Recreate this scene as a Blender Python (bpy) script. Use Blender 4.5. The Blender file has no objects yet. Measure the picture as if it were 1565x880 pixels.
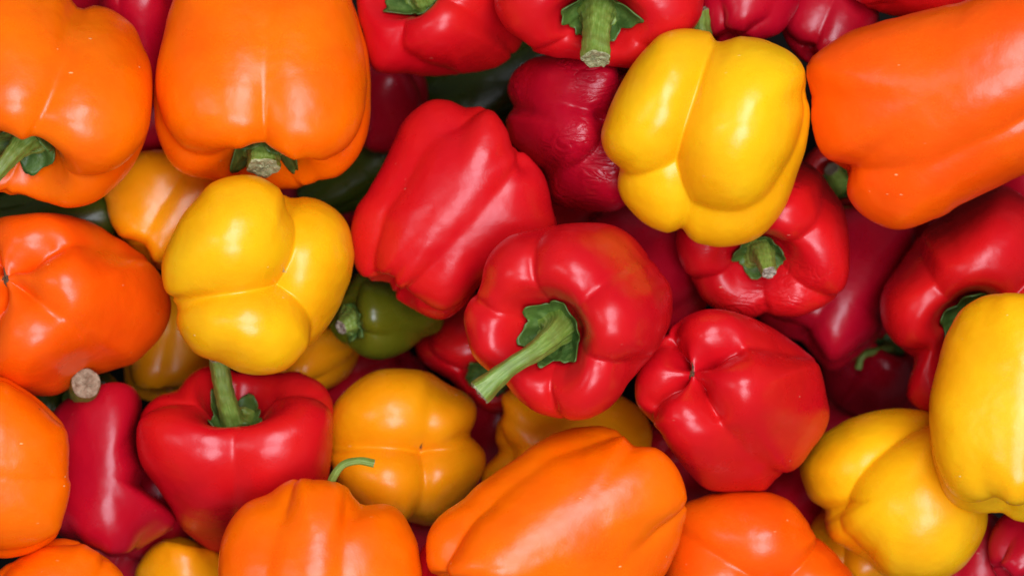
import bpy, math
import numpy as np

# ------------------------------------------------------------------ camera, world, lights, exposure
SC = bpy.context.scene
COL = SC.collection
H = 1.0                      # camera height above the top layer of peppers (m)
K = 0.0003                   # metres per photo pixel at z = 0
CX, CY = 782.5, 440.0

cam_d = bpy.data.cameras.new('camera')
cam_d.sensor_fit = 'HORIZONTAL'; cam_d.sensor_width = 36.0
cam_d.lens = 36.0 * H / (1565 * K)
cam_d.clip_start = 0.02; cam_d.clip_end = 50
cam_d.dof.use_dof = True; cam_d.dof.focus_distance = H - 0.022; cam_d.dof.aperture_fstop = 6.3
cam = bpy.data.objects.new('camera', cam_d); COL.objects.link(cam)
cam.location = (0, 0, H); cam.rotation_euler = (0, 0, 0)
SC.camera = cam

W = bpy.data.worlds.new('World'); SC.world = W; W.use_nodes = True
bg = W.node_tree.nodes['Background']
bg.inputs['Color'].default_value = (0.80, 0.88, 1.0, 1); bg.inputs['Strength'].default_value = 0.10

def area(name, loc, aim, sx, sy, power, col):
    d = bpy.data.lights.new(name, 'AREA'); d.shape = 'RECTANGLE'; d.size = sx; d.size_y = sy
    d.energy = power; d.color = col
    o = bpy.data.objects.new(name, d); COL.objects.link(o); o.location = loc
    from mathutils import Vector
    o.rotation_euler = (Vector(aim) - Vector(loc)).to_track_quat('-Z', 'Y').to_euler()
    return o
area('added_soft_light', (0.30, 0.58, 1.70), (0, 0, 0), 0.85, 0.90, 27.5, (0.86, 0.885, 1.0))  # added area light in place of the overcast sky overhead
area('added_soft_light', (0.26, -0.42, 1.70), (0, 0, 0), 0.78, 0.74, 21.5, (0.85, 0.88, 1.0))  # second added light for the sky, set apart from the first
area('added_soft_light', (-1.05, 0.20, 1.45), (0, 0, 0), 0.40, 0.80, 3.5, (0.84, 0.90, 1.0))  # weak fill added on the left, no source known there

SC.view_settings.view_transform = 'Standard'; SC.view_settings.look = 'None'
SC.view_settings.exposure = 0.1; SC.view_settings.gamma = 1.0
SC.cycles.max_bounces = 8; SC.cycles.diffuse_bounces = 4; SC.cycles.use_denoising = True

# ------------------------------------------------------------------ materials
def srgb(r, g, b):
    f = lambda c: c / 12.92 if c <= 0.04045 else ((c + 0.055) / 1.055) ** 2.4
    return (f(r / 255), f(g / 255), f(b / 255), 1)

class NT:
    def __init__(s, name):
        s.m = bpy.data.materials.new(name); s.m.use_nodes = True
        s.t = s.m.node_tree; s.n = s.t.nodes; s.b = s.n['Principled BSDF']
    def add(s, typ, **kw):
        x = s.n.new(typ)
        for k, v in kw.items():
            if k.startswith('_'): setattr(x, k[1:], v)
            else: x.inputs[k.replace('__', ' ')].default_value = v
        return x
    def link(s, a, b): s.t.links.new(a, b)
    def coord(s):
        tc = s.add('ShaderNodeTexCoord'); oi = s.add('ShaderNodeObjectInfo')
        mp = s.add('ShaderNodeVectorMath', _operation='SCALE'); mp.inputs[0].default_value = (7.1, 3.3, 5.7)
        s.link(oi.outputs['Random'], mp.inputs['Scale'])
        ad = s.add('ShaderNodeVectorMath', _operation='ADD')
        s.link(tc.outputs['Object'], ad.inputs[0]); s.link(mp.outputs[0], ad.inputs[1])
        return ad.outputs[0]
    def noise(s, co, scale, detail=2.0, rough=0.5, dist=0.0):
        x = s.add('ShaderNodeTexNoise', Scale=scale, Detail=detail, Roughness=rough, Distortion=dist)
        s.link(co, x.inputs['Vector']); return x.outputs['Fac']
    def ramp(s, fac, stops):
        x = s.add('ShaderNodeValToRGB'); e = x.color_ramp.elements
        while len(e) < len(stops): e.new(0.5)
        for el, (p, c) in zip(e, stops): el.position = p; el.color = c
        s.link(fac, x.inputs[0]); return x.outputs[0]
    def mix(s, fac, a, b):
        x = s.add('ShaderNodeMix', _data_type='RGBA')
        for sock, v in ((x.inputs[0], fac), (x.inputs[6], a), (x.inputs[7], b)):
            if hasattr(v, 'is_output'): s.link(v, sock)
            else: sock.default_value = v
        return x.outputs[2]
    def math(s, op, a, b=0.0):
        x = s.add('ShaderNodeMath', _operation=op)
        for sock, v in ((x.inputs[0], a), (x.inputs[1], b)):
            if hasattr(v, 'is_output'): s.link(v, sock)
            else: sock.default_value = v
        return x.outputs[0]
    def bump(s, h, strength, dist, normal=None):
        x = s.add('ShaderNodeBump', Strength=strength, Distance=dist); s.link(h, x.inputs['Height'])
        if normal is not None: s.link(normal, x.inputs['Normal'])
        return x.outputs[0]

SKIN = {
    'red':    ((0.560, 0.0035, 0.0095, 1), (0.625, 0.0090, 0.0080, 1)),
    'deep':   ((0.390, 0.0018, 0.0150, 1), (0.450, 0.0035, 0.0140, 1)),  # dark red; shade of the tight gaps is partly put into the colour
    'orange': ((0.950, 0.1600, 0.0003, 1), (0.930, 0.1150, 0.0002, 1)),
    'rust':   ((0.900, 0.1050, 0.0015, 1), (0.870, 0.0800, 0.0012, 1)),
    'yellow': ((0.930, 0.5000, 0.0040, 1), (0.910, 0.4000, 0.0030, 1)),
    'amber':  ((0.840, 0.3150, 0.0025, 1), (0.810, 0.2550, 0.0020, 1)),  # yellow skin toned down, shade of the lower layers put in the colour
    'olive':  ((0.035, 0.0500, 0.0030, 1), (0.055, 0.0700, 0.0050, 1)),
    'green':  ((0.070, 0.0800, 0.0030, 1), (0.110, 0.1150, 0.0050, 1)),
}
MARK = {'red': (0.75, 0.30, 0.20, 1), 'deep': (0.55, 0.16, 0.10, 1), 'orange': (0.95, 0.60, 0.25, 1), 'rust': (0.95, 0.50, 0.22, 1),
        'yellow': (0.95, 0.78, 0.35, 1), 'amber': (0.9, 0.6, 0.3, 1), 'green': (0.25, 0.26, 0.08, 1), 'olive': (0.15, 0.15, 0.05, 1)}
_skins = {}
def skin(kind, wrinkle=0.0):
    key = (kind, wrinkle)
    if key in _skins: return _skins[key]
    s = NT('skin_%s%s' % (kind, '_wrinkled' if wrinkle else '')); co = s.coord()
    a, b = SKIN[kind]
    big = s.noise(co, 26.0, 2.0)
    base = s.mix(s.ramp(big, [(0.35, (0, 0, 0, 1)), (0.68, (1, 1, 1, 1))]), a, b)
    # sparse pale nicks and scratches
    st = s.add('ShaderNodeMapping'); st.inputs['Scale'].default_value = (1.0, 2.6, 1.7); st.inputs['Rotation'].default_value = (0.4, 0.7, 0.3)
    s.link(co, st.inputs[0])
    vo = s.add('ShaderNodeTexVoronoi', Scale=62.0); s.link(st.outputs[0], vo.inputs['Vector'])
    nick = s.ramp(vo.outputs['Distance'], [(0.040, (1, 1, 1, 1)), (0.075, (0, 0, 0, 1))])
    pick = s.ramp(s.noise(co, 45.0, 1.0), [(0.55, (0, 0, 0, 1)), (0.62, (1, 1, 1, 1))])
    nick = s.math('MULTIPLY', s.math('MULTIPLY', nick, pick), 0.65)
    col = s.mix(nick, base, MARK[kind])
    vo2 = s.add('ShaderNodeTexVoronoi', Scale=38.0); s.link(co, vo2.inputs['Vector'])
    dot = s.ramp(vo2.outputs['Distance'], [(0.022, (1, 1, 1, 1)), (0.034, (0, 0, 0, 1))])
    dot = s.math('MULTIPLY', s.math('MULTIPLY', dot, s.ramp(s.noise(co, 31.0, 0.0), [(0.60, (0, 0, 0, 1)), (0.64, (1, 1, 1, 1))])), 0.7)
    col = s.mix(dot, col, (0.10, 0.035, 0.01, 1))
    s.link(col, s.b.inputs['Base Color'])
    rg = s.noise(co, 55.0, 4.0, 0.6)
    s.link(s.ramp(rg, [(0.3, (0.24,) * 3 + (1,)), (0.75, (0.38,) * 3 + (1,))]), s.b.inputs['Roughness'])
    s.b.inputs['IOR'].default_value = 1.46; s.b.inputs['Specular IOR Level'].default_value = 0.42
    s.b.inputs['Subsurface Weight'].default_value = 0.22
    s.b.inputs['Subsurface Radius'].default_value = (1.0, 0.45, 0.2)
    s.b.inputs['Subsurface Scale'].default_value = 0.0045
    n1 = s.bump(s.noise(co, 60.0, 2.0), 0.10, 0.010)
    n2 = s.bump(s.noise(co, 900.0, 2.0, 0.6), 0.05, 0.0012, n1)
    n3 = s.bump(nick, 0.25, 0.0012, n2)
    if wrinkle:
        wv = s.add('ShaderNodeMapping'); wv.inputs['Scale'].default_value = (1.0, 2.4, 1.4); wv.inputs['Rotation'].default_value = (0.3, 0.2, 0.9)
        s.link(co, wv.inputs[0])
        h = s.noise(wv.outputs[0], 62.0, 3.0, 0.5, 1.2)
        h = s.math('ABSOLUTE', s.math('SUBTRACT', h, 0.5))
        h = s.math('POWER', h, 0.6)
        msk = s.ramp(s.noise(co, 32.0, 1.0), [(0.48, (0, 0, 0, 1)), (0.68, (1, 1, 1, 1))])
        h = s.math('MULTIPLY', h, msk)
        n3 = s.bump(h, wrinkle, 0.0045, n3)
    s.link(n3, s.b.inputs['Normal'])
    _skins[key] = s.m
    return s.m

def stem_material():
    s = NT('green_stem'); co = s.coord()
    st = s.add('ShaderNodeMapping'); st.inputs['Scale'].default_value = (1, 1, 1); s.link(co, st.inputs[0])
    at = s.add('ShaderNodeAttribute', _attribute_name='along')
    cmb = s.add('ShaderNodeCombineXYZ')
    a2 = s.add('ShaderNodeAttribute', _attribute_name='round')
    s.link(s.math('MULTIPLY', at.outputs['Fac'], 1.2), cmb.inputs[0]); s.link(s.math('MULTIPLY', a2.outputs['Fac'], 9.0), cmb.inputs[1])
    oi = s.add('ShaderNodeObjectInfo'); s.link(s.math('MULTIPLY', oi.outputs['Random'], 40.0), cmb.inputs[2])
    fib = s.noise(cmb.outputs[0], 2.2, 4.0, 0.6)
    n = s.noise(co, 120.0, 3.0)
    c1 = s.ramp(fib, [(0.30, (0.105, 0.175, 0.014, 1)), (0.55, (0.190, 0.285, 0.040, 1)), (0.80, (0.36, 0.44, 0.14, 1))])
    c2 = s.mix(s.ramp(n, [(0.45, (0, 0, 0, 1)), (0.75, (1, 1, 1, 1))]), c1, (0.13, 0.16, 0.02, 1))
    s.link(c2, s.b.inputs['Base Color']); s.b.inputs['Roughness'].default_value = 0.48
    s.b.inputs['Subsurface Weight'].default_value = 0.1; s.b.inputs['Subsurface Scale'].default_value = 0.002
    b1 = s.bump(fib, 0.28, 0.0012); s.link(s.bump(n, 0.25, 0.0015, b1), s.b.inputs['Normal'])
    return s.m
def calyx_material():
    s = NT('green_calyx'); co = s.coord()
    n = s.noise(co, 230.0, 4.0, 0.6); n2 = s.noise(co, 70.0, 2.0)
    c = s.ramp(n2, [(0.3, (0.030, 0.075, 0.010, 1)), (0.7, (0.085, 0.165, 0.022, 1))])
    c = s.mix(s.ramp(n, [(0.52, (0, 0, 0, 1)), (0.8, (0.8, 0.8, 0.8, 1))]), c, (0.16, 0.24, 0.05, 1))
    s.link(c, s.b.inputs['Base Color']); s.b.inputs['Roughness'].default_value = 0.5
    s.link(s.bump(n, 0.5, 0.0015), s.b.inputs['Normal'])
    return s.m
def cut_material(name, a, b):
    s = NT(name); co = s.coord(); n = s.noise(co, 420.0, 4.0, 0.65)
    s.link(s.ramp(n, [(0.32, a), (0.7, b)]), s.b.inputs['Base Color']); s.b.inputs['Roughness'].default_value = 0.8
    s.link(s.bump(n, 0.8, 0.002), s.b.inputs['Normal']); return s.m
STEM, CALYX = stem_material(), calyx_material()
CUT = {'pale': cut_material('cut_pale', (0.20, 0.22, 0.07, 1), (0.55, 0.55, 0.30, 1)),
       'brown': cut_material('cut_brown', (0.16, 0.085, 0.04, 1), (0.42, 0.30, 0.19, 1)),
       'dry': cut_material('cut_dry', (0.10, 0.06, 0.03, 1), (0.62, 0.55, 0.42, 1))}
SCAR = {'dark': cut_material('scar_dark', (0.03, 0.012, 0.006, 1), (0.22, 0.09, 0.03, 1)),
        'tan': cut_material('scar_tan', (0.40, 0.25, 0.06, 1), (0.72, 0.55, 0.25, 1))}

# ------------------------------------------------------------------ pepper geometry
def spline(pts, n):
    P = np.array(pts, float)
    Q = np.vstack([2 * P[0] - P[1], P, 2 * P[-1] - P[-2]]); out = []
    for i in range(len(P) - 1):
        p0, p1, p2, p3 = Q[i:i + 4]; t = np.linspace(0, 1, 24, endpoint=False)[:, None]
        out.append(0.5 * (2 * p1 + (p2 - p0) * t + (2 * p0 - 5 * p1 + 4 * p2 - p3) * t ** 2 + (3 * p1 - p0 - 3 * p2 + p3) * t ** 3))
    out = np.vstack(out + [P[-1:]])
    d = np.r_[0, np.cumsum(np.linalg.norm(np.diff(out, axis=0), axis=1))]; d /= d[-1]
    u = np.linspace(0, 1, n)
    return np.stack([np.interp(u, d, out[:, k]) for k in range(out.shape[1])], 1)

def unit(v): v = np.array(v, float); return v / np.linalg.norm(v)
def sstep(x): x = np.clip(x, 0, 1); return x * x * (3 - 2 * x)

DEF = dict(el=1.08, dm=0.24, de=0.42, k=22.0, cav=0.40, bdim=0.20, taper=0.12, kt=0.45, kb=0.45, twist=0.0, bendx=0.0, bendy=0.0,
           rough=0.022, dents=(), z=0.0, seed=0, blunt=0.0, wr=0.0, cr=0.035)

class Shape:
    """parametric bell pepper: P(theta, v); v = 0 stem cavity, v = 1 blossom end; +z is the stem axis"""
    def __init__(s, sp, lob):
        s.sp = sp; rng = np.random.RandomState(sp['seed'] + 11)
        n = len(lob)
        s.ang = np.radians(lob)
        s.amp = np.array(sp.get('amp') or 1 + rng.uniform(-.05, .05, n))
        s.top = np.array(sp.get('top') or 1 + rng.uniform(-.07, .05, n))
        s.bot = np.array(sp.get('bot') or 1 + rng.uniform(-.10, .06, n))
        c, b, bl = sp['cav'], sp['bdim'], sp['blunt']
        prof = [(0, 1 - c), (.14, 1 - c), (.27, 1 - c * .82), (.40, 1 - c * .38), (.54, 1 - c * .06), (.70, .985), (.86, .86), (.96, .62), (1.0, .28),
                (.985, -.15), (.93 + .03 * bl, -.52), (.82 + .07 * bl, -.80), (.64 + .09 * bl, -.96), (.46 + .04 * bl, -1.0), (.28, -1 + b * .45), (.13, -1 + b * .9), (0, -1 + b)]
        s.prof = spline(prof, 400)
        s.ph = rng.uniform(0, 6.28, (6, 3)); s.fr = rng.uniform(1.4, 3.6, (6, 3)) * rng.choice([-1, 1], (6, 3))
        # density of v samples
    def __call__(s, th, v):
        sp = s.sp
        u = np.linspace(0, 1, 400)
        rho = np.interp(v, u, s.prof[:, 0]); z = np.interp(v, u, s.prof[:, 1])
        az = np.abs(z); end = sstep((az - 0.15) / 0.75); end = np.where(rho < 0.5, 1.0, end)
        d = np.minimum(sp['dm'] * 1.32 + (sp['de'] * 1.06 - sp['dm'] * 1.32) * end, .485)
        t2 = th + sp['twist'] * z
        R = []
        for a, am in zip(s.ang, s.amp):
            D = t2 - a
            R.append(am * (d * np.cos(D) + np.sqrt(np.maximum((1 - d) ** 2 - (d * np.sin(D)) ** 2, 1e-4))))
        R = np.array(R); k = sp['k'] * 1.9
        mx = R.max(0); A = mx + np.log(np.exp(k * (R - mx)).sum(0)) / k
        so = np.sort(R, 0); A = A - sp['cr'] * (.25 + .75 * end) * (.55 + .45 * np.sin(3.1 * z + 2 * s.ph[0, 0] + 2.0 * th)) * np.exp(-(so[-1] - so[-2]) / .05)
        w = np.exp(12 * (R - mx)); w /= w.sum(0)
        wa = (w * s.amp.reshape(-1, *[1] * th.ndim)).sum(0)
        ht = (w * s.top.reshape(-1, *[1] * th.ndim)).sum(0); hb = (w * s.bot.reshape(-1, *[1] * th.ndim)).sum(0)
        G = np.clip(1 - A / wa, 0, 1)
        sh_t = sstep((rho - .12) / .30) * (1 - .85 * sstep((rho - .70) / .30)); sh_b = sstep((rho - .02) / .24) * (1 - .85 * sstep((rho - .70) / .30))
        core = sstep(rho / 0.45)                       # the poles are shared by all lobes
        ht = 1 + (ht - 1) * core; hb = 1 + (hb - 1) * core
        zz = np.where(z > 0, z * ht - sp['kt'] * G * sh_t * sstep(z / .5), z * hb + sp['kb'] * G * sh_b * sstep(-z / .5))
        rr = rho * (1 + (A - 1) * sstep(rho / np.where(z > 0, .22, .14))) * (1 - sp['taper'] * sstep((1 - z) / 2))
        x, y = rr * np.cos(th), rr * np.sin(th)
        x = x + sp['bendx'] * (1 - z * z); y = y + sp['bendy'] * (1 - z * z)
        P = np.stack([x, y, zz * sp['el']], -1)
        nz = sum(np.sin((P * f + p).sum(-1)) for f, p in zip(s.fr, s.ph)) / 6
        P = P * (1 + sp['rough'] * 2.0 * nz * sstep(rho / .3))[..., None]
        for (ta, vv, rad, dep) in sp['dents']:
            ta = math.radians(ta); dd = np.hypot(np.angle(np.exp(1j * (th - ta))) * np.maximum(rho, .3), (v - vv) * 3.2)
            P = P * (1 - dep * np.exp(-(dd / rad) ** 2))[..., None]
        return P

class BlobShape:
    """pepper built from swollen lobes (ellipsoids round a shared core); same calls as Shape"""
    def __init__(s, sp, c, axes):
        s.sp = sp; A = np.stack(axes, 0); s.A = A        # view frame -> local frame
        rng = np.random.RandomState(sp['seed'] + 11); s.ph = rng.uniform(0, 6.28, (6, 3)); s.fr = rng.uniform(1.4, 3.6, (6, 3)) * rng.choice([-1, 1], (6, 3))
        s.E = []
        for (x, y, z, a, b, d, ang) in sp['blob']:
            g = math.radians(ang); R = np.array([[math.cos(g), math.sin(g), 0], [-math.sin(g), math.cos(g), 0], [0, 0, 1]])
            s.E.append((np.array([x - c[0], c[1] - y, z]), R / np.array([[a], [b], [d]])))
    def __call__(s, th, v):
        ph = math.pi * np.asarray(v) + 0 * th
        dl = np.stack([np.sin(ph) * np.cos(th), np.sin(ph) * np.sin(th), np.cos(ph)], -1)
        d = dl @ s.A                                      # local -> view
        T = []
        for e, Q in s.E:
            u, w = d @ Q.T, Q @ e
            a = (u * u).sum(-1); b = (u * w).sum(-1); cc = (w * w).sum() - 1
            disc = b * b - a * cc
            T.append(np.where(disc > 0, (b + np.sqrt(np.maximum(disc, 0))) / a, 1.0))
        T = np.array(T); k = s.sp.get('bk', .30); mx = T.max(0)
        r = mx + np.log(np.exp(k * (T - mx)).sum(0)) / k
        Pv = d * r[..., None]; z = Pv[..., 2]; Pv[..., 2] = np.where(z < -110, -110 + (z + 110) * .5, z)
        P = Pv @ s.A.T / 110.0
        nz = sum(np.sin((P * f + p).sum(-1)) for f, p in zip(s.fr, s.ph)) / 6
        return P * (1 + s.sp['rough'] * 1.6 * nz)[..., None]

def frame_of(sp, c):
    s = unit(sp['s']); v = np.array([0, 0, 1.0])
    x = v - s * (s @ v)
    x = unit(x) if np.linalg.norm(x) > 1e-3 else np.array([0, 1.0, 0])
    y = np.cross(s, x); M = np.stack([x, y, s], 1)
    view = unit(np.array([0, 0, H]) - c)               # turn so the stated attitude is the one seen along this line of sight
    ax = np.cross([0, 0, 1.0], view); sn = np.linalg.norm(ax); cs = view[2]
    if sn > 1e-6:
        ax /= sn; Kx = np.array([[0, -ax[2], ax[1]], [ax[2], 0, -ax[0]], [-ax[1], ax[0], 0]])
        M = (np.eye(3) + sn * Kx + (1 - cs) * Kx @ Kx) @ M
    return M, (x, y, s)

def to_px(P):
    f = H / (H - P[..., 2]) / K
    return np.stack([CX + P[..., 0] * f, CY - P[..., 1] * f], -1)
def from_px(q, z):
    f = K * (H - z) / H
    return np.stack([(q[..., 0] - CX) * f, -(q[..., 1] - CY) * f, z], -1)

NB = 90
def poly_radius(poly, c):
    P = np.array(poly, float)
    d = np.r_[P, P[:1]]; out = []
    # smooth closed outline
    Q = np.r_[P[-2:], P, P[:2]]; pts = []
    for i in range(1, len(P) + 1):
        p0, p1, p2, p3 = Q[i:i + 4]; t = np.linspace(0, 1, 10, endpoint=False)[:, None]
        pts.append(0.5 * (2 * p1 + (p2 - p0) * t + (2 * p0 - 5 * p1 + 4 * p2 - p3) * t ** 2 + (3 * p1 - p0 - 3 * p2 + p3) * t ** 3))
    D = np.vstack(pts) - c
    a = np.arctan2(D[:, 1], D[:, 0]); r = np.hypot(D[:, 0], D[:, 1])
    return bin_max(a, r)
def bin_max(a, r):
    i = ((a + math.pi) / (2 * math.pi) * NB).astype(int) % NB
    o = np.zeros(NB); np.maximum.at(o, i, r)
    ok = o > 0; xs = np.arange(NB)
    return np.interp(xs, np.r_[xs[ok] - NB, xs[ok], xs[ok] + NB], np.r_[o[ok], o[ok], o[ok]])
def at_angle(tab, a):
    f = (a + math.pi) / (2 * math.pi) * NB - 0.5; i = np.floor(f).astype(int); t = f - i
    return tab[i % NB] * (1 - t) + tab[(i + 1) % NB] * t
def smooth(tab, n=1):
    for _ in range(n): tab = 0.25 * np.roll(tab, 1) + 0.5 * tab + 0.25 * np.roll(tab, -1)
    return tab

_grids = {}
def grid(nt, nv):
    if (nt, nv) not in _grids:
        TH, VV = np.meshgrid(np.linspace(0, 2 * math.pi, nt, endpoint=False), np.linspace(0, 1, nv)[1:-1])
        n = nt * (nv - 2)
        F = [f[::-1] for f in grid_faces(nt, nv - 2)]
        F += [(n, (i + 1) % nt, i)[::-1] for i in range(nt)] + [(n + 1, n - nt + i, n - nt + (i + 1) % nt)[::-1] for i in range(nt)]
        _grids[(nt, nv)] = TH, VV, F
    return _grids[(nt, nv)]
def grid_faces(nu, nv, wrap=True):
    F = []
    for j in range(nv - 1):
        for i in range(nu if wrap else nu - 1):
            a = j * nu + i; b = j * nu + (i + 1) % nu
            F.append((a, b, b + nu, a + nu))
    return F

class Pepper:
    def __init__(s, sp):
        s.sp = sp
        s.poly = np.array(sp['o'], float)
        s.TH, s.VV, s.F = grid(*((230, 150) if 'blob' in sp else (96, 64) if 'very dark' in sp['label'] else (160, 104)))
        a = s.poly; b = np.roll(a, -1, 0); cr = a[:, 0] * b[:, 1] - b[:, 0] * a[:, 1]
        s.c = ((a + b) * cr[:, None]).sum(0) / (3 * cr.sum())
        if 'c' in sp: s.c = np.array(sp['c'], float)
        s.tgt = poly_radius(s.poly, s.c)
    def build(s, zc):
        sp = s.sp
        c3 = from_px(s.c, np.array(zc)); s.c3 = c3
        M, (xl, yl, sl) = frame_of(sp, c3)
        lob = sp['lobes']
        if sp.get('img'):                                # lobe directions stated as seen, degrees anticlockwise
            # direction in the picture of local x and y
            A2 = np.array([[xl[0], yl[0]], [xl[1], yl[1]]])
            lob = [math.degrees(math.atan2(*(np.linalg.solve(A2, [math.cos(math.radians(g)), math.sin(math.radians(g))])[::-1]))) for g in lob]
        s.shape = BlobShape(sp, s.c, (xl, yl, sl)) if 'blob' in sp else Shape(sp, lob); s.M = M
        P = s.shape(s.TH, s.VV); s.poles = [s.shape(np.array(0.), np.array(0.)), s.shape(np.array(0.), np.array(1.))]
        L = np.vstack([P.reshape(-1, 3), *[p.reshape(1, 3) for p in s.poles]])
        s.mid = (L.max(0) + L.min(0)) / 2
        # uniform size first, then a gentle fit of the outline
        s.scale = s.tgt.mean() * K * (H - zc) / H * 0.9
        for _ in range(3):
            q = to_px((L - 0) @ M.T * s.scale + c3); lo, hi = q.min(0), q.max(0)
            s.off = np.array([*((lo + hi) / 2), 0])
            plo, phi = s.poly.min(0), s.poly.max(0)
            s.scale *= math.sqrt(np.prod(phi - plo) / np.prod(hi - lo))
        q = to_px(L @ M.T * s.scale + c3); s.shift = (s.poly.min(0) + s.poly.max(0)) / 2 - (q.min(0) + q.max(0)) / 2
        s.tabs = []
        for it in range(7):
            q, z = s.project(L)
            D = q - s.c; a = np.arctan2(D[:, 1], D[:, 0]); r = np.hypot(D[:, 0], D[:, 1])
            sil = bin_max(a, r)
            ratio = smooth(np.clip(s.tgt / np.maximum(sil, 1), .6, 1.6), 2 if it < 4 else 1)
            s.tabs.append((ratio, smooth(sil, 1)))
        q, z = s.project(L)
        s.q, s.z = q, z
        return s
    def project(s, L):
        X = L @ s.M.T * s.scale + s.c3; q = to_px(X) + s.shift
        for ratio, sil in s.tabs:
            D = q - s.c; a = np.arctan2(D[..., 1], D[..., 0]); r = np.hypot(D[..., 0], D[..., 1])
            m = ratio.mean(); f = m + (at_angle(ratio, a) - m) * sstep(r / at_angle(sil, a) * 1.02)
            q = s.c + D * f[..., None]
        return q, X[..., 2]
    def world(s, L):
        q, z = s.project(L); return from_px(q, z)

CELL = 7.0
def raster(p):
    i = np.floor(p.q / CELL).astype(int) + 60; key = i[:, 1] * 1000 + i[:, 0]
    u, inv = np.unique(key, return_inverse=True)
    T = np.full(len(u), -9.); B = np.full(len(u), 9.)
    np.maximum.at(T, inv, p.z); np.minimum.at(B, inv, p.z)
    return u, T, B

SLACK = 0.012
def settle(peps):
    """rest the pile: each pepper, uppermost first, sinks until it clears those lying over it"""
    floor_b = {}
    for p in peps:
        zc = p.sp['z'] - 0.0
        for _ in range(3):
            p.build(zc); u, T, B = raster(p)
            gap = min((floor_b[k] - t for k, t in zip(u, T) if k in floor_b), default=1.0) + p.sp.get('slack', SLACK)
            nz = zc + min(gap, p.sp['z'] - zc)
            nz = max(nz, p.sp.get('zmin', -0.21))
            if abs(nz - zc) < 0.0008: break
            zc = nz
        p.zc = zc; p.build(zc); u, T, B = raster(p)
        for k, b in zip(u, B): floor_b[k] = min(floor_b.get(k, 9.), b)

# ------------------------------------------------------------------ mesh helpers
def mesh_obj(name, V, F, mat, parent=None, origin=(0, 0, 0), smooth_=True, attrs=None):
    m = bpy.data.meshes.new(name); m.from_pydata([tuple(v) for v in (np.asarray(V) - np.asarray(origin))], [], F)
    m.materials.append(mat)
    if smooth_: m.polygons.foreach_set('use_smooth', [True] * len(m.polygons))
    for k, val in (attrs or {}).items():
        at = m.attributes.new(k, 'FLOAT', 'POINT'); at.data.foreach_set('value', np.asarray(val, dtype=np.float32))
    m.update()
    o = bpy.data.objects.new(name, m); COL.objects.link(o)
    if parent is None: o.location = origin
    else: o.parent = parent
    return o

def make_calyx(p, root, origin, size, points, seed, lift):
    rng = np.random.RandomState(seed + 5); nu, nr = 84, 12
    th = np.linspace(0, 2 * math.pi, nu, endpoint=False)
    ph = rng.uniform(0, 6.28); jit = rng.uniform(.75, 1.2, points)
    ia = ((th - ph) / (2 * math.pi) * points) % points; tip = np.abs((ia + .5) % 1 - .5) * 2   # 0 at a point, 1 between
    lobe = np.floor(ia + .5).astype(int) % points
    rad = (1.0 - 0.25 * (tip ** 0.8)) * (1 + (jit[lobe] - 1) * (1 - tip)) + 0.020 * np.sin(11 * th + ph) + 0.022 * np.sin(17 * th + 2 * ph)
    V = []; rows = np.linspace(0.0, 1, nr)
    for layer in (1, 0):
        for r in (rows if layer else rows[::-1]):
            v = size * rad * max(r, .02); P = p.shape(th, v)
            up = (0.010 + lift * r ** 2 * (1 + .7 * np.sin(3 * th + ph) * r) + 0.022 * r * np.sin(9 * th + 3 * r + ph) * (1 if r < 1 else .8) + (0.030 if layer else 0.0))
            P = P + np.stack([np.zeros(nu), np.zeros(nu), up], -1)
            V.append(P)
    V = np.vstack(V); F = [f for f in grid_faces(nu, 2 * nr)]
    return mesh_obj('calyx', p.world(V), F, CALYX, root, origin)

def make_stem(p, root, origin, pts, radii, cut, seed, rib=.08):
    """pts: offsets (photo px right, px down, px up towards the sky) from the cavity; radii in px"""
    rng = np.random.RandomState(seed + 3)
    base = p.world(p.shape(np.array(0.), np.array(0.)))
    u = K * (H - base[2]) / H
    pts = [(0, 0, -6)] + [tuple(q) for q in pts] if tuple(pts[0]) != (0, 0, 0) else list(pts)
    C = np.array([(a * u, -b * u, c * u) for a, b, c in pts]) + base
    n = 34; S = spline(np.c_[C, np.interp(np.linspace(0, 1, len(pts)), np.linspace(0, 1, len(radii)), radii) * u], n)
    C, R = S[:, :3], S[:, 3]
    T = np.gradient(C, axis=0); T /= np.linalg.norm(T, axis=1)[:, None]
    N = np.cross(T[0], [0.3, 0.9, 0.1]); N /= np.linalg.norm(N)
    nu = 30; th = np.linspace(0, 2 * math.pi, nu, endpoint=False); V = []; al = []; ro = []
    ph = rng.uniform(0, 6.28)
    for j in range(n):
        N = N - T[j] * (N @ T[j]); N /= np.linalg.norm(N); Bn = np.cross(T[j], N); t = j / (n - 1)
        rr = R[j] * (1 + rib * np.cos(5 * th + ph + t * .9) + rib * .5 * np.cos(9 * th + 2 * ph + 2 * t) + .03 * np.sin(7 * t * 6 + th * 2))
        V.append(C[j] + np.outer(rr * np.cos(th), N) + np.outer(rr * np.sin(th), Bn)); al += [t * 3.0] * nu; ro += list(np.abs(th / math.pi - 1))
    V = np.vstack(V); F = grid_faces(nu, n)
    st = mesh_obj('stem', V, F, STEM, root, origin, attrs={'along': al, 'round': ro})
    # the broken or cut end
    last = V[-nu:]; cen = last.mean(0); rows = [last * 1.0]
    for f, dz in ((.93, .10), (.7, .02), (.42, -.10), (.16, -.03)):
        jag = rng.uniform(-.10, .10, nu)[:, None] * R[-1] * T[-1]
        rows.append(cen + (last - cen) * f + T[-1] * R[-1] * dz + jag)
    E = np.vstack(rows + [cen[None] - T[-1] * R[-1] * .05]); EF = grid_faces(nu, 5); m = 4 * nu
    EF += [(m + i, m + (i + 1) % nu, 5 * nu) for i in range(nu)]
    mesh_obj('cut_end', E, EF, CUT[cut], st, origin)
    return st

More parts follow.
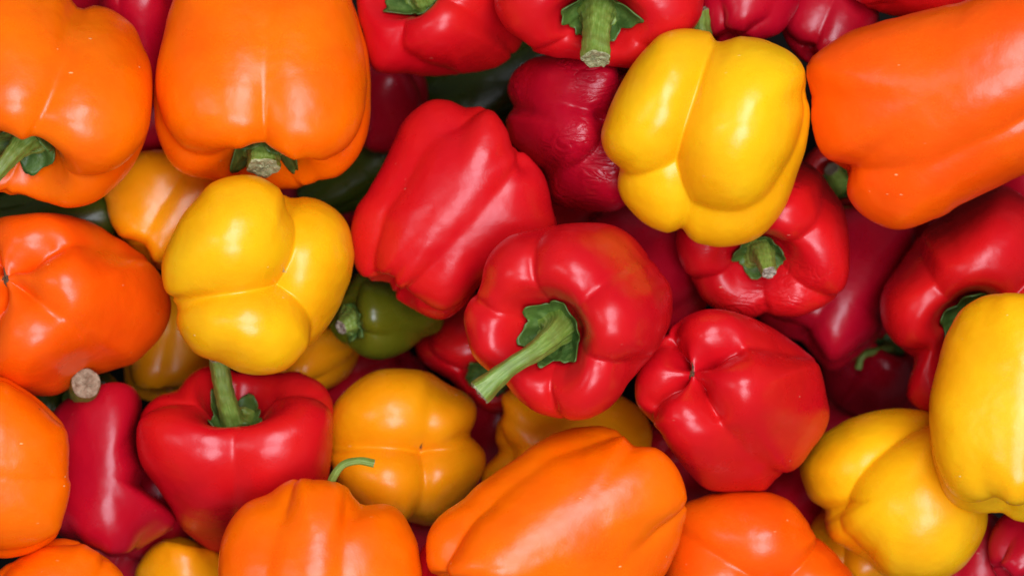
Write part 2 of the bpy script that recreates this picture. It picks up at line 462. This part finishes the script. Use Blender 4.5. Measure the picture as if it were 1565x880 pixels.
def make_scar(p, root, origin, kind, size, seed):
    rng = np.random.RandomState(seed); nu = 40; th = np.linspace(0, 2 * math.pi, nu, endpoint=False)
    spikes = 0.30 + 0.9 * np.maximum(0, np.cos(2.5 * th + rng.uniform(0, 6))) ** 6 * rng.uniform(.5, 1.2, nu) + .25 * rng.uniform(0, 1, nu)
    V = []
    for r in (1, .7, .4, .08):
        P = p.shape(th, 1 - size * spikes * r); P[:, 2] -= 0.004 + 0.012 * (1 - r)
        V.append(P)
    V = np.vstack(V); F = [f[::-1] for f in grid_faces(nu, 4)] + [tuple(range(3 * nu, 4 * nu))]
    mesh_obj('blossom_scar', p.world(V), F, SCAR[kind], root, origin)

def ell(cx, cy, rx, ry, rot=0, n=20):
    a = np.linspace(0, 2 * math.pi, n, endpoint=False); r = math.radians(rot)
    x, y = rx * np.cos(a), ry * np.sin(a)
    return [(cx + x_ * math.cos(r) + y_ * math.sin(r), cy - x_ * math.sin(r) + y_ * math.cos(r)) for x_, y_ in zip(x, y)]

def pts(t):
    v = [float(x) for x in t.replace(',', ' ').split()]; return list(zip(v[::2], v[1::2]))

# ------------------------------------------------------------------ the pile, uppermost first
PILE = []
def pep(kind, label, o, s, lobes, **kw):
    d = dict(DEF); d.update(kw); d.update(kind=kind, label=label, o=pts(o) if isinstance(o, str) else o, s=s, lobes=lobes, seed=kw.get('seed', len(PILE) * 7 + 1))
    PILE.append(d)

pep('yellow', 'bright yellow three lobed pepper lying blossom end up on the heart-shaped red pepper',
    '345 271 378 267 404 273 425 287 443 303 462 301 487 305 513 320 531 342 539 371 541 396 536 425 524 458 509 487 487 516 469 533 456 550 433 567 400 573 367 569 338 555 305 544 284 524 271 498 271 473 273 462 255 447 247 422 249 393 262 360 280 327 302 302 320 282',
    (-.45, -.13, -.88), [142, 12, 240], img=1, c=(398, 425), bk=.26, rough=.012,
    blob=[(346, 366, 34, 102, 100, 106, 0), (456, 414, -88, 90, 118, 152, 0), (370, 499, 8, 104, 77, 110, 0)], el=1.0, dm=.36, de=.47, bdim=.26, kb=1.25, k=34, twist=.16, cr=.02, blunt=.5, amp=[1.02, .98, .98], bot=[1.05, .9, 1.0], scar='tan', seed=3)
pep('yellow', 'bright yellow blocky pepper with a short stem, resting on a wrinkled red pepper',
    '1000 60 965 100 940 145 922 190 919 215 927 237 945 260 944 285 955 312 985 342 1020 356 1044 352 1060 370 1100 378 1140 372 1170 355 1198 320 1218 268 1232 225 1238 185 1236 160 1232 142 1231 110 1215 85 1185 67 1150 57 1120 58 1103 68 1085 50 1055 44 1025 47',
    (.18, .58, -.79), [124, 40, 318, 222], img=1, c=(1064, 205), bk=.34, rough=.012,
    blob=[(1002, 158, 8, 124, 86, 106, 66), (1128, 190, 16, 136, 99, 126, 68), (1018, 248, -34, 120, 80, 96, 65), (1136, 228, -40, 156, 102, 108, 65)], el=1.05, dm=.32, de=.47, k=34, blunt=.8, bdim=.24, kb=1.1, cr=.02, amp=[.98, 1.04, .96, .96], seed=8,
    stem=[(-4, -20, -4), (-14, -80, 4), (-20, -128, 20)], sr=[30, 22, 17, 15], cut='brown', calyx=.13)
pep('red', 'glossy red pepper turning its long pale green stem and calyx to the viewer',
    '864 342 900 340 936 344 965 360 987 385 1009 415 1024 436 1028 462 1025 491 1013 520 998 542 976 567 955 593 947 607 929 625 904 638 882 642 856 639 827 633 805 620 784 602 766 578 740 562 722 542 715 520 709 491 711 473 722 455 733 444 736 429 740 407 751 385 769 367 791 356 824 349',
    (-.36, -.20, .91), [185, 122, 72, 10, 306, 250], img=1, el=.95, dm=.29, de=.45, k=38, cav=.50, kt=.85, cr=.05, amp=[.97, 1.0, 1.03, 1.04, 1.0, .96], seed=21,
    stem=[(0, 0, 8), (-6, 8, 36), (-38, 34, 66), (-74, 56, 82), (-120, 94, 88)], sr=[40, 29, 20, 15, 13, 19], cut='pale', calyx=.122, lift=.06)
pep('orange', 'long orange pepper with a broad soft highlight, lying beside the curled-stem orange pepper',
    '651 844 652 825 660 804 678 782 704 764 733 738 765 716 791 698 820 676 853 660 885 652 915 650 936 655 955 667 966 682 991 682 1013 691 1031 709 1043 731 1050 762 1046 800 1035 840 1015 880 980 922 900 955 800 945 720 915 672 890 655 868',
    (.78, .50, -.30), [-90, -2, 86, 180], el=1.28, dm=.19, de=.40, k=24, taper=.22, blunt=.4, seed=31)
pep('orange', 'orange pepper with a nicked side crease beside the waisted red pepper',
    '0 575 29 589 58 609 80 629 96 647 105 669 106 705 104 727 108 737 105 764 96 796 84 822 55 842 22 851 0 852 -50 845 -100 800 -120 720 -100 640 -60 590',
    (-.9, .08, .10), [38, -42, 112, -128], el=1.0, dm=.24, de=.42, blunt=.8, seed=40)
pep('yellow', 'tall yellow pepper standing against the red pepper with a half-hidden calyx',
    '1563 448 1520 449 1494 456 1469 473 1454 495 1440 527 1429 571 1421 607 1420 640 1423 680 1429 716 1443 753 1465 775 1490 784 1510 784 1518 780 1541 790 1570 798 1620 790 1680 740 1710 650 1700 560 1660 490 1610 456',
    (.10, .92, -.22), [-52, 4, 62, 140, -130], el=1.15, dm=.24, de=.38, k=14, cr=.0, blunt=.6, seed=47, z=.004)
pep('rust', 'big deep orange pepper lying on its side over dark red peppers',
    '1234 98 1234 124 1241 149 1239 171 1241 193 1250 225 1269 247 1297 260 1292 280 1296 298 1304 315 1327 335 1360 349 1392 347 1432 333 1480 307 1534 282 1600 245 1655 180 1672 100 1650 30 1600 -12 1540 -20 1480 0 1425 13 1374 25 1323 40 1280 60 1250 82',
    (.90, .36, .05), [62, -24, -150, 168], el=1.30, dm=.25, de=.37, k=30, taper=.20, blunt=.9, seed=52, amp=[.98, 1.05, 1, 1])
pep('orange', 'plump orange pepper with a twisted green stem beside the stubby-stemmed orange pepper',
    '109 -4 118 14 135 10 156 10 182 22 204 40 218 69 231 102 233 145 229 189 218 225 198 262 175 287 145 309 109 318 73 311 40 300 11 296 -30 285 -80 240 -105 150 -95 50 -45 -30 30 -48 85 -30',
    (-.32, -.74, .58), [34, -42, 118, -122], el=1.05, dm=.32, de=.44, k=30, cav=.42, seed=58, z=-.004,
    stem=[(0, 0, 8), (-10, 16, 24), (-28, 44, 44), (-46, 72, 58)], sr=[30, 24, 17, 12, 9], cut='pale', calyx=.12, lift=.06)
pep('orange', 'large glossy orange pepper with a stubby cut stem above the three lobed yellow pepper',
    '251 47 239 102 235 145 236 182 244 218 262 251 287 269 313 273 345 280 380 285 410 288 436 290 469 284 484 275 509 273 531 259 551 233 564 196 567 145 565 102 558 62 540 4 520 -40 470 -65 405 -58 330 -68 280 -40 262 5',
    (.0, -.92, .40), [34, -34, 112, -112, 180], el=1.02, amp=[1, 1, .93, .93, .95], dm=.25, de=.42, k=34, cav=.34, kt=.6, blunt=.5, seed=61, z=-.012,
    stem=[(0, 0, 6), (0, 8, 20), (2, 26, 34), (3, 44, 44)], sr=[38, 30, 26, 24, 25], cut='pale', calyx=.13, lift=.05)
pep('red', 'glossy red pepper with a thick straight stem hanging over the shrivelled dark pepper',
    '756 0 760 22 776 47 802 65 816 78 845 88 885 92 929 101 962 105 985 100 1020 78 1060 45 1075 10 1072 -40 1040 -92 980 -125 900 -130 820 -115 770 -60',
    (.0, -.50, .87), [172, 250, 300, 4, 90], img=1, el=.95, dm=.26, de=.42, k=32, cav=.44, seed=70,
    stem=[(0, 0, 8), (0, 12, 26), (-3, 45, 52), (-5, 84, 72)], sr=[36, 30, 23, 20, 22], cut='pale', calyx=.15, lift=.06)
pep('red', 'long red pepper with deep lengthwise folds and a dented shoulder over a green pepper',
    '665 152 642 162 620 182 602 215 587 247 569 280 547 316 540 331 536 353 538 385 547 415 569 429 596 431 601 445 609 458 631 473 656 485 678 488 700 476 718 455 733 436 760 425 800 408 835 380 851 350 845 320 835 276 820 251 802 235 782 227 778 207 767 185 751 169 729 163 707 165 693 156',
    (.62, .77, -.06), [-78, -16, 46, 130, -145], el=1.12, dm=.30, de=.42, k=26, taper=.16, blunt=.5, seed=77, z=-.004, dents=((20, .26, .16, .10),))
pep('orange', 'orange pepper with a thin curled green stem against a dull yellow pepper',
    '335 844 342 815 356 789 378 767 404 757 414 755 422 745 444 733 469 731 509 735 527 742 538 754 555 772 573 769 595 771 613 782 627 804 638 829 641 851 645 890 630 940 580 985 500 1000 420 990 360 950 335 890',
    (.10, .90, -.28), [-60, -4, 54, 130, -140], el=1.0, dm=.30, de=.44, k=30, seed=84, z=0,
    stem=[(0, -10, 6), (14, -40, 40), (24, -70, 58), (40, -92, 64), (64, -98, 62), (86, -94, 60)], sr=[14, 12, 7, 6, 5.5, 5.5, 6], cut='pale', calyx=.09)
pep('red', 'heart-shaped red pepper with an upright green stem tucked under the three lobed yellow pepper',
    '218 629 233 611 255 600 273 596 279 585 295 569 318 559 360 566 400 570 447 567 473 575 495 589 507 611 510 640 508 680 503 724 490 765 450 805 400 838 360 848 327 842 298 825 276 804 262 778 240 745 222 720 211 695 208 669 211 647',
    (-.02, .74, .67), [-44, 40, 132, -134], el=1.05, dm=.24, de=.40, k=26, cav=.42, taper=.42, kt=.35, seed=90,
    stem=[(0, 0, 8), (-4, -12, 20), (-12, -52, 44), (-18, -105, 66)], sr=[32, 25, 17, 14, 14], cut='pale', calyx=.115, lift=.04)
pep('red', 'red pepper lying blossom end up with a dark puckered scar',
    '1076 473 1047 484 1024 503 995 535 975 568 970 597 976 622 998 646 1012 666 1025 687 1047 716 1072 742 1098 751 1145 750 1170 748 1186 730 1196 725 1221 713 1243 684 1261 658 1268 633 1264 607 1258 578 1250 556 1229 535 1200 513 1170 495 1134 480 1105 473',
    (.42, -.28, -.86), [72, -14, 258, 180], img=1, el=1.0, dm=.27, de=.44, k=26, bdim=.14, kb=1.25, blunt=.9, seed=95, scar='dark', amp=[1, 1.05, 1, .95])
pep('rust', 'deep orange pepper with a spreading crease, next to the long orange pepper',
    '1040 775 1058 764 1080 756 1116 750 1149 750 1181 753 1210 767 1232 793 1244 815 1256 826 1272 840 1294 865 1305 882 1310 930 1270 980 1180 1000 1090 985 1030 940 1012 885 1022 820',
    (-.26, .10, -.95), [92, 205, -8, 288], img=1, c=(1168, 882), bk=.40, rough=.012,
    blob=[(1152, 832, 16, 104, 86, 106, 0), (1092, 906, 0, 98, 96, 112, 0), (1238, 902, -62, 86, 80, 140, 0), (1180, 948, -20, 98, 78, 120, 0)], el=.95, dm=.36, de=.46, k=28, bdim=.20, kb=1.0, cr=.02, blunt=.8, seed=101, z=-.008)
pep('yellow', 'golden yellow pepper split by one deep fold, leaning on the tall yellow pepper',
    '1222 713 1229 695 1250 669 1287 645 1323 631 1363 624 1396 625 1425 632 1460 660 1490 710 1507 760 1510 785 1505 815 1490 844 1469 869 1440 886 1410 892 1370 888 1345 876 1323 856 1294 838 1272 825 1262 807 1260 785 1261 776 1243 767 1229 745',
    (.56, .60, -.55), [-76, 4, 92, -165], c=(1368, 752), bk=.50, rough=.014,
    blob=[(1308, 697, -66, 124, 94, 142, 28), (1396, 772, 22, 126, 120, 124, 40), (1330, 806, -72, 94, 76, 140, -40)], el=1.0, dm=.34, de=.44, k=34, cr=.01, bdim=.14, blunt=.9, seed=107, amp=[.95, 1.08, 1, 1])
pep('rust', 'squat deep orange pepper with its dark blossom scar turned up above the waisted red pepper',
    '0 333 36 327 73 325 109 330 145 342 175 361 204 378 229 400 251 429 261 458 260 484 247 513 225 538 204 555 175 565 150 572 130 580 109 592 84 604 50 604 0 595 -40 578 -80 520 -95 450 -80 380 -40 345',
    (.48, -.26, -.84), [78, 2, 285, 190], img=1, el=.95, dm=.24, de=.42, bdim=.13, kb=1.2, cr=.0, k=20, blunt=.9, seed=112, scar='dark')
pep('red', 'crinkled red pepper with a short dry-tipped stem facing up beneath a bright yellow pepper',
    '1036 351 1034 378 1043 407 1063 436 1072 455 1094 473 1123 484 1149 487 1170 477 1185 482 1218 484 1258 469 1280 451 1294 433 1299 400 1297 353 1290 320 1276 295 1254 265 1235 250 1200 240 1150 250 1100 280 1055 320',
    (-.06, -.46, .88), [170, 62, 2, 305, 236], img=1, el=.95, dm=.30, de=.44, k=30, cav=.42, kt=.8, cr=.05, seed=118, wr=.42,
    stem=[(0, 0, 8), (2, 8, 28), (4, 22, 46), (6, 34, 60)], sr=[30, 22, 16, 13, 11], cut='dry', calyx=.105, lift=.06)
pep('red', 'red pepper with an arched shoulder and half-hidden calyx below the big deep orange pepper',
    '1425 342 1400 367 1374 404 1352 436 1345 462 1349 495 1367 524 1392 544 1396 558 1394 572 1385 588 1389 610 1404 625 1430 634 1500 630 1560 590 1610 520 1620 430 1600 340 1540 285 1480 300',
    (.12, -.40, .90), [85, 178, 238, 5, 305], img=1, el=1.0, dm=.28, de=.43, k=26, cav=.5, kt=.55, seed=125, calyx=.15, lift=.05)
pep('orange', 'orange pepper with a plain rounded side in front of the waisted red pepper',
    '0 869 36 847 62 829 91 822 120 827 145 840 171 858 189 880 197 920 170 965 100 985 30 970 -30 935 -35 895',
    (-.6, -.6, .1), [20, 110, 200, -70], el=1.0, dm=.16, de=.36, seed=131)
pep('red', 'red pepper with a calyx under its shoulder next to the large glossy orange pepper',
    '547 22 555 51 562 87 573 108 595 113 620 113 645 117 682 116 725 111 762 102 784 84 798 65 806 30 790 -20 740 -60 660 -75 590 -60 548 -25',
    (-.50, .42, .75), [222, 296, 20, 120], img=1, el=1.0, dm=.30, de=.44, k=26, cav=.45, seed=137, calyx=.15,
    stem=[(0, 0, 8), (-8, -10, 26), (-26, -34, 50)], sr=[34, 26, 20, 18], cut='pale')
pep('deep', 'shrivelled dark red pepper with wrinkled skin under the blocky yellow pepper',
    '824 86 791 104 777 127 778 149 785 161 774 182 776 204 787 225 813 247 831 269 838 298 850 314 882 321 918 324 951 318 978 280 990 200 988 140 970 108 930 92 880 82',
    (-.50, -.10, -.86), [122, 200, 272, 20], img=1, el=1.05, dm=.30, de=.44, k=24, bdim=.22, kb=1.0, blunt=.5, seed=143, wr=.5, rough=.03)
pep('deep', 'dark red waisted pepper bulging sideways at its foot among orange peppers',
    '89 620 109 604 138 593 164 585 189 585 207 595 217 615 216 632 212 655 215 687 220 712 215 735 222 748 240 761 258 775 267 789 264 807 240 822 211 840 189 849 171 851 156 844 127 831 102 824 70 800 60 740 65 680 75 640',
    (.0, .95, -.12), [6, 94, 180, -86], el=1.2, dm=.14, de=.24, k=16, cr=.0, cav=.2, kt=.2, taper=.0, seed=150)
pep('amber', 'dull yellow pepper, blossom end up, behind the thin curled stem',
    '509 622 525 600 551 578 580 565 616 563 656 569 685 587 711 600 727 618 728 636 722 655 721 667 733 680 742 695 740 716 725 745 700 775 675 796 653 803 631 798 590 795 555 780 525 750 505 710 500 660',
    (-.31, -.05, -.95), [126, 62, -38, 216], img=1, c=(626, 690), bk=.26, rough=.012, 
    blob=[(600, 638, 5, 102, 78, 100, 8), (668, 642, -34, 72, 76, 118, 0), (588, 738, 26, 80, 64, 86, 0), (674, 738, -44, 77, 77, 125, 0)], el=1.0, dm=.34, de=.46, k=28, bdim=.20, kb=1.1, cr=.015, blunt=.7, amp=[1.03, .92, .98, 1.0], seed=156, scar='dark')
pep('amber', 'dull yellow pepper wedged beneath the long-stemmed red pepper',
    '771 600 769 629 760 647 757 673 763 688 747 705 738 720 736 735 760 762 820 775 900 772 970 742 990 710 996 675 996 655 984 629 962 611 947 603 900 580 830 578',
    (.75, .35, -.55), [80, 165, 215, 330], img=1, el=1.0, dm=.26, de=.36, k=22, kb=.3, cr=.0, blunt=.8, seed=160)
pep('red', 'red pepper mostly hidden, a scrap of calyx showing past the long pale stem',
    '656 491 640 512 635 531 645 553 664 567 689 582 715 604 736 622 765 632 800 620 825 580 810 500 760 450 700 455',
    (.10, -.62, .76), [20, 100, 190, -75], el=1.0, seed=166, calyx=.15, cav=.3)
pep('green', 'dark olive green pepper with a broken brown stem among red and yellow peppers',
    '503 498 511 484 522 458 536 429 549 416 573 420 610 425 650 440 680 470 672 505 645 518 624 535 598 547 576 550 555 545 536 532 515 518',
    (-.78, -.16, .60), [10, 95, 190, -80], el=1.15, dm=.14, de=.30, cav=.14, seed=171, calyx=.15, lift=.02, slack=.06,
    stem=[(0, 0, 4), (-8, 5, 16), (-18, 12, 26)], sr=[26, 20, 15, 11], cut='dry')
pep('deep', 'dark red pepper sunk behind the crinkled red pepper',
    '1298 316 1350 318 1395 340 1398 400 1378 440 1350 478 1347 509 1323 535 1294 560 1269 567 1247 549 1225 524 1196 513 1160 487 1170 430 1220 360 1270 320',
    (.46, .74, -.36), [-44, 42, 130, -130], el=1.1, dm=.18, de=.36, k=20, taper=.0, blunt=.8, cr=.01, seed=178)
pep('amber', 'dull yellow pepper deep between orange peppers and the three lobed yellow one',
    '211 233 182 254 160 291 160 304 171 345 196 374 225 400 244 412 290 420 340 392 365 330 352 265 310 236 255 228',
    (.50, .80, -.20), [-60, 24, 110, -160], el=1.0, dm=.28, de=.36, k=24, cr=.0, blunt=.8, seed=184)
pep('amber', 'dull yellow pepper low under the squat deep orange pepper',
    '188 572 200 600 230 613 275 606 312 585 335 540 332 480 300 440 255 438 222 470 196 530', (.2, .85, -.3), [-40, 40, 130, -130], dm=.24, de=.32, cr=.0, seed=190, z=-.13)
pep('amber', 'dull yellow pepper low beside the heart-shaped red pepper and green pepper',
    '425 520 470 503 508 499 532 516 550 540 541 566 515 588 480 600 440 598 405 565', (.5, .5, -.6), [0, 90, 180, 270], seed=196, z=-.13)
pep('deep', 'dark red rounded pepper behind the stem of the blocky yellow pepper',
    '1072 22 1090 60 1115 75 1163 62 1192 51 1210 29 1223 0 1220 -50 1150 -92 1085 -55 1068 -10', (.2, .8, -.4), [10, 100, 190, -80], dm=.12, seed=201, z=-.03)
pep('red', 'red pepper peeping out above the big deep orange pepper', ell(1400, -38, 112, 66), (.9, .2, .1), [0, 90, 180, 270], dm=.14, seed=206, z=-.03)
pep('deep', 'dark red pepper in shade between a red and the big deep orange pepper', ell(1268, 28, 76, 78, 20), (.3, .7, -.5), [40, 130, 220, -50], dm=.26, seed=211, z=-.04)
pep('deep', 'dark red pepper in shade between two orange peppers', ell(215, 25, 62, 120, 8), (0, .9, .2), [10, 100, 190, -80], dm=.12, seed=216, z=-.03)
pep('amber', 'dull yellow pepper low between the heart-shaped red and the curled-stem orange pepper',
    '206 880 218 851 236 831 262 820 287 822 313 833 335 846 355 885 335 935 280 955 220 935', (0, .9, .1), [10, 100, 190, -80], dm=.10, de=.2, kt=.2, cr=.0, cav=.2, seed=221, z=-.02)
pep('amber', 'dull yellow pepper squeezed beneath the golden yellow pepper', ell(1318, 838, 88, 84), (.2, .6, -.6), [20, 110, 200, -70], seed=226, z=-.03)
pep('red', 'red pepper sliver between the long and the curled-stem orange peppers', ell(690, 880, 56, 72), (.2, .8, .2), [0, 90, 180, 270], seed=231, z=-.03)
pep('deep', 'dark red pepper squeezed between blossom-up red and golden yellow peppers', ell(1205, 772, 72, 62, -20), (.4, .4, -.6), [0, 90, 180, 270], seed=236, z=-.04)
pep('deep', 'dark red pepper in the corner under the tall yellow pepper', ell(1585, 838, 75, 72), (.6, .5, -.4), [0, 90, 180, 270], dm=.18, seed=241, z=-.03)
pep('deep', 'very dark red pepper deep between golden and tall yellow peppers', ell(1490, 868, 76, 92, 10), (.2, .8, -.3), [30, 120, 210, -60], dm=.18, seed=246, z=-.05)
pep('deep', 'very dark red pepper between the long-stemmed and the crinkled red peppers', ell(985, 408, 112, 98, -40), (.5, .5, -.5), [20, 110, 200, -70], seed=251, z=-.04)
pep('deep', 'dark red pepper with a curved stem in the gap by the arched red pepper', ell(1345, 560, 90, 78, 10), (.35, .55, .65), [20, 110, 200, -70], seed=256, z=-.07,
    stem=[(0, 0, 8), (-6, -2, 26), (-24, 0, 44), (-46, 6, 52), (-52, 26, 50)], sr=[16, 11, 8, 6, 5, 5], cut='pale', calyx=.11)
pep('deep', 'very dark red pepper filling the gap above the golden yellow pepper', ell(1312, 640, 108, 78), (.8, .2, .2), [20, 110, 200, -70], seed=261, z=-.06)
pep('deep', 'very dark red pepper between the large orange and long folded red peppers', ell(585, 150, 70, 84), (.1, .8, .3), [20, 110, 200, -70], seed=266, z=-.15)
pep('olive', 'long dark green pepper lying deep behind the folded red pepper', ell(655, 196, 232, 72, 31), (.86, .5, 0), [0, 80, 160, 240, 310], el=2.2, dm=.14, de=.3, taper=.3, seed=271, z=-.06)
pep('olive', 'dark green pepper deep under the plump and squat orange peppers', ell(85, 335, 120, 62, 5), (.9, .1, .1), [0, 90, 180, 270], el=1.4, seed=276, z=-.06)
pep('olive', 'dark green pepper deep in a gap with its brown cut stem poking up', ell(118, 612, 70, 54, 10), (.12, .06, .99), [0, 90, 180, 270], el=1.2, seed=281, z=-.06,
    stem=[(0, 0, 8), (18, -8, 60), (34, -20, 130), (50, -34, 196)], sr=[30, 25, 23, 22, 21], rib=.025, cut='brown', calyx=.12)
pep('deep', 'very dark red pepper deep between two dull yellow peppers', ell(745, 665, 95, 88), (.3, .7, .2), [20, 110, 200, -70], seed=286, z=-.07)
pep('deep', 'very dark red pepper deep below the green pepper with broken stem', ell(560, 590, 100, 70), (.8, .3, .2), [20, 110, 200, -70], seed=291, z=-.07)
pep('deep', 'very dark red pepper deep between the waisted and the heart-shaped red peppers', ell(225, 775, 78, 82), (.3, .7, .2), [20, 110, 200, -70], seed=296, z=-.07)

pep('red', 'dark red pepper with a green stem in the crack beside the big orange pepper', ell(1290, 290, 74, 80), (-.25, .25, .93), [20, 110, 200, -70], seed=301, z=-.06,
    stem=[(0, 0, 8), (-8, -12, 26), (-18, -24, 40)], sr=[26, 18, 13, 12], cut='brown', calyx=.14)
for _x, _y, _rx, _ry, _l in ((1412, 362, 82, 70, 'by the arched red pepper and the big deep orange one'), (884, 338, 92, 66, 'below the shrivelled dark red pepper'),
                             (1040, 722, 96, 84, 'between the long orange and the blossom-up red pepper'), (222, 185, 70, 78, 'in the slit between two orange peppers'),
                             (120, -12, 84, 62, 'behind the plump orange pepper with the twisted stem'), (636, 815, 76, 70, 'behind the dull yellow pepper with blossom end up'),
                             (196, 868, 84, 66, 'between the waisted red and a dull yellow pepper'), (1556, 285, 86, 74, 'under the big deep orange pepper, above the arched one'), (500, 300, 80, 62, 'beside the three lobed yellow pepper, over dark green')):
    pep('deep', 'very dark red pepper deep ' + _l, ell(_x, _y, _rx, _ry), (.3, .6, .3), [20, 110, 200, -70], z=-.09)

NAMES = {'red': 'red_bell_pepper', 'deep': 'red_bell_pepper', 'orange': 'orange_bell_pepper', 'rust': 'orange_bell_pepper', 'yellow': 'yellow_bell_pepper', 'amber': 'yellow_bell_pepper', 'green': 'green_pepper', 'olive': 'green_pepper'}
GROUPS = {'red': 'red peppers in the pile', 'orange': 'orange peppers in the pile', 'yellow': 'yellow peppers in the pile', 'green': 'green peppers in the pile'}

peps = [Pepper(d) for d in PILE]
settle(peps)

lowest = 0.0
for p in peps:
    sp = p.sp; q = from_px(p.q, p.z); org = tuple(p.c3); lowest = min(lowest, p.z.min())
    mat = skin(sp['kind'], sp['wr']); name = NAMES[sp['kind']]; colour = name.split('_')[0]
    parts = any(k in sp for k in ('stem', 'calyx', 'scar'))
    if parts:
        root = bpy.data.objects.new(name, None); root.empty_display_size = 0.02; COL.objects.link(root)
        root.location = org
        mesh_obj('body', q, p.F, mat, root, org)
        if 'calyx' in sp: make_calyx(p, root, org, sp['calyx'], 5 + sp['seed'] % 2, sp['seed'], sp.get('lift', .03))
        if 'stem' in sp: make_stem(p, root, org, sp['stem'], sp['sr'], sp['cut'], sp['seed'], sp.get('rib', .08))
        if 'scar' in sp: make_scar(p, root, org, sp['scar'], .024, sp['seed'])
    else:
        root = mesh_obj(name, q, p.F, mat, None, org)
    root['label'] = sp['label']; root['category'] = 'bell pepper' if colour != 'green' else 'green pepper'
    root['group'] = GROUPS[colour]
    if parts: print('PEP', np.round(to_px(p.world(p.poles[0])), 0), np.round(to_px(p.world(p.poles[1])), 0), round(p.zc, 3), sp['label'][:60])
    else: print('PEP', round(p.zc, 3), sp['label'][:60])

# ------------------------------------------------------------------ the dark bed under the pile
fm = NT('dark_bed'); co = fm.coord()
fm.link(fm.ramp(fm.noise(co, 14.0, 4.0), [(0.3, (0.005, 0.0045, 0.004, 1)), (0.7, (0.012, 0.010, 0.008, 1))]), fm.b.inputs['Base Color']); fm.b.inputs['Roughness'].default_value = 0.9; fm.b.inputs['Specular IOR Level'].default_value = 0.05
zf = lowest - 0.002
f = mesh_obj('floor', [(-.9, -.7, zf), (.9, -.7, zf), (.9, .7, zf), (-.9, .7, zf)], [(0, 1, 2, 3)], fm.m, None, (0, 0, 0), False)
f['kind'] = 'structure'; f['label'] = 'dark bed under the heap of peppers'
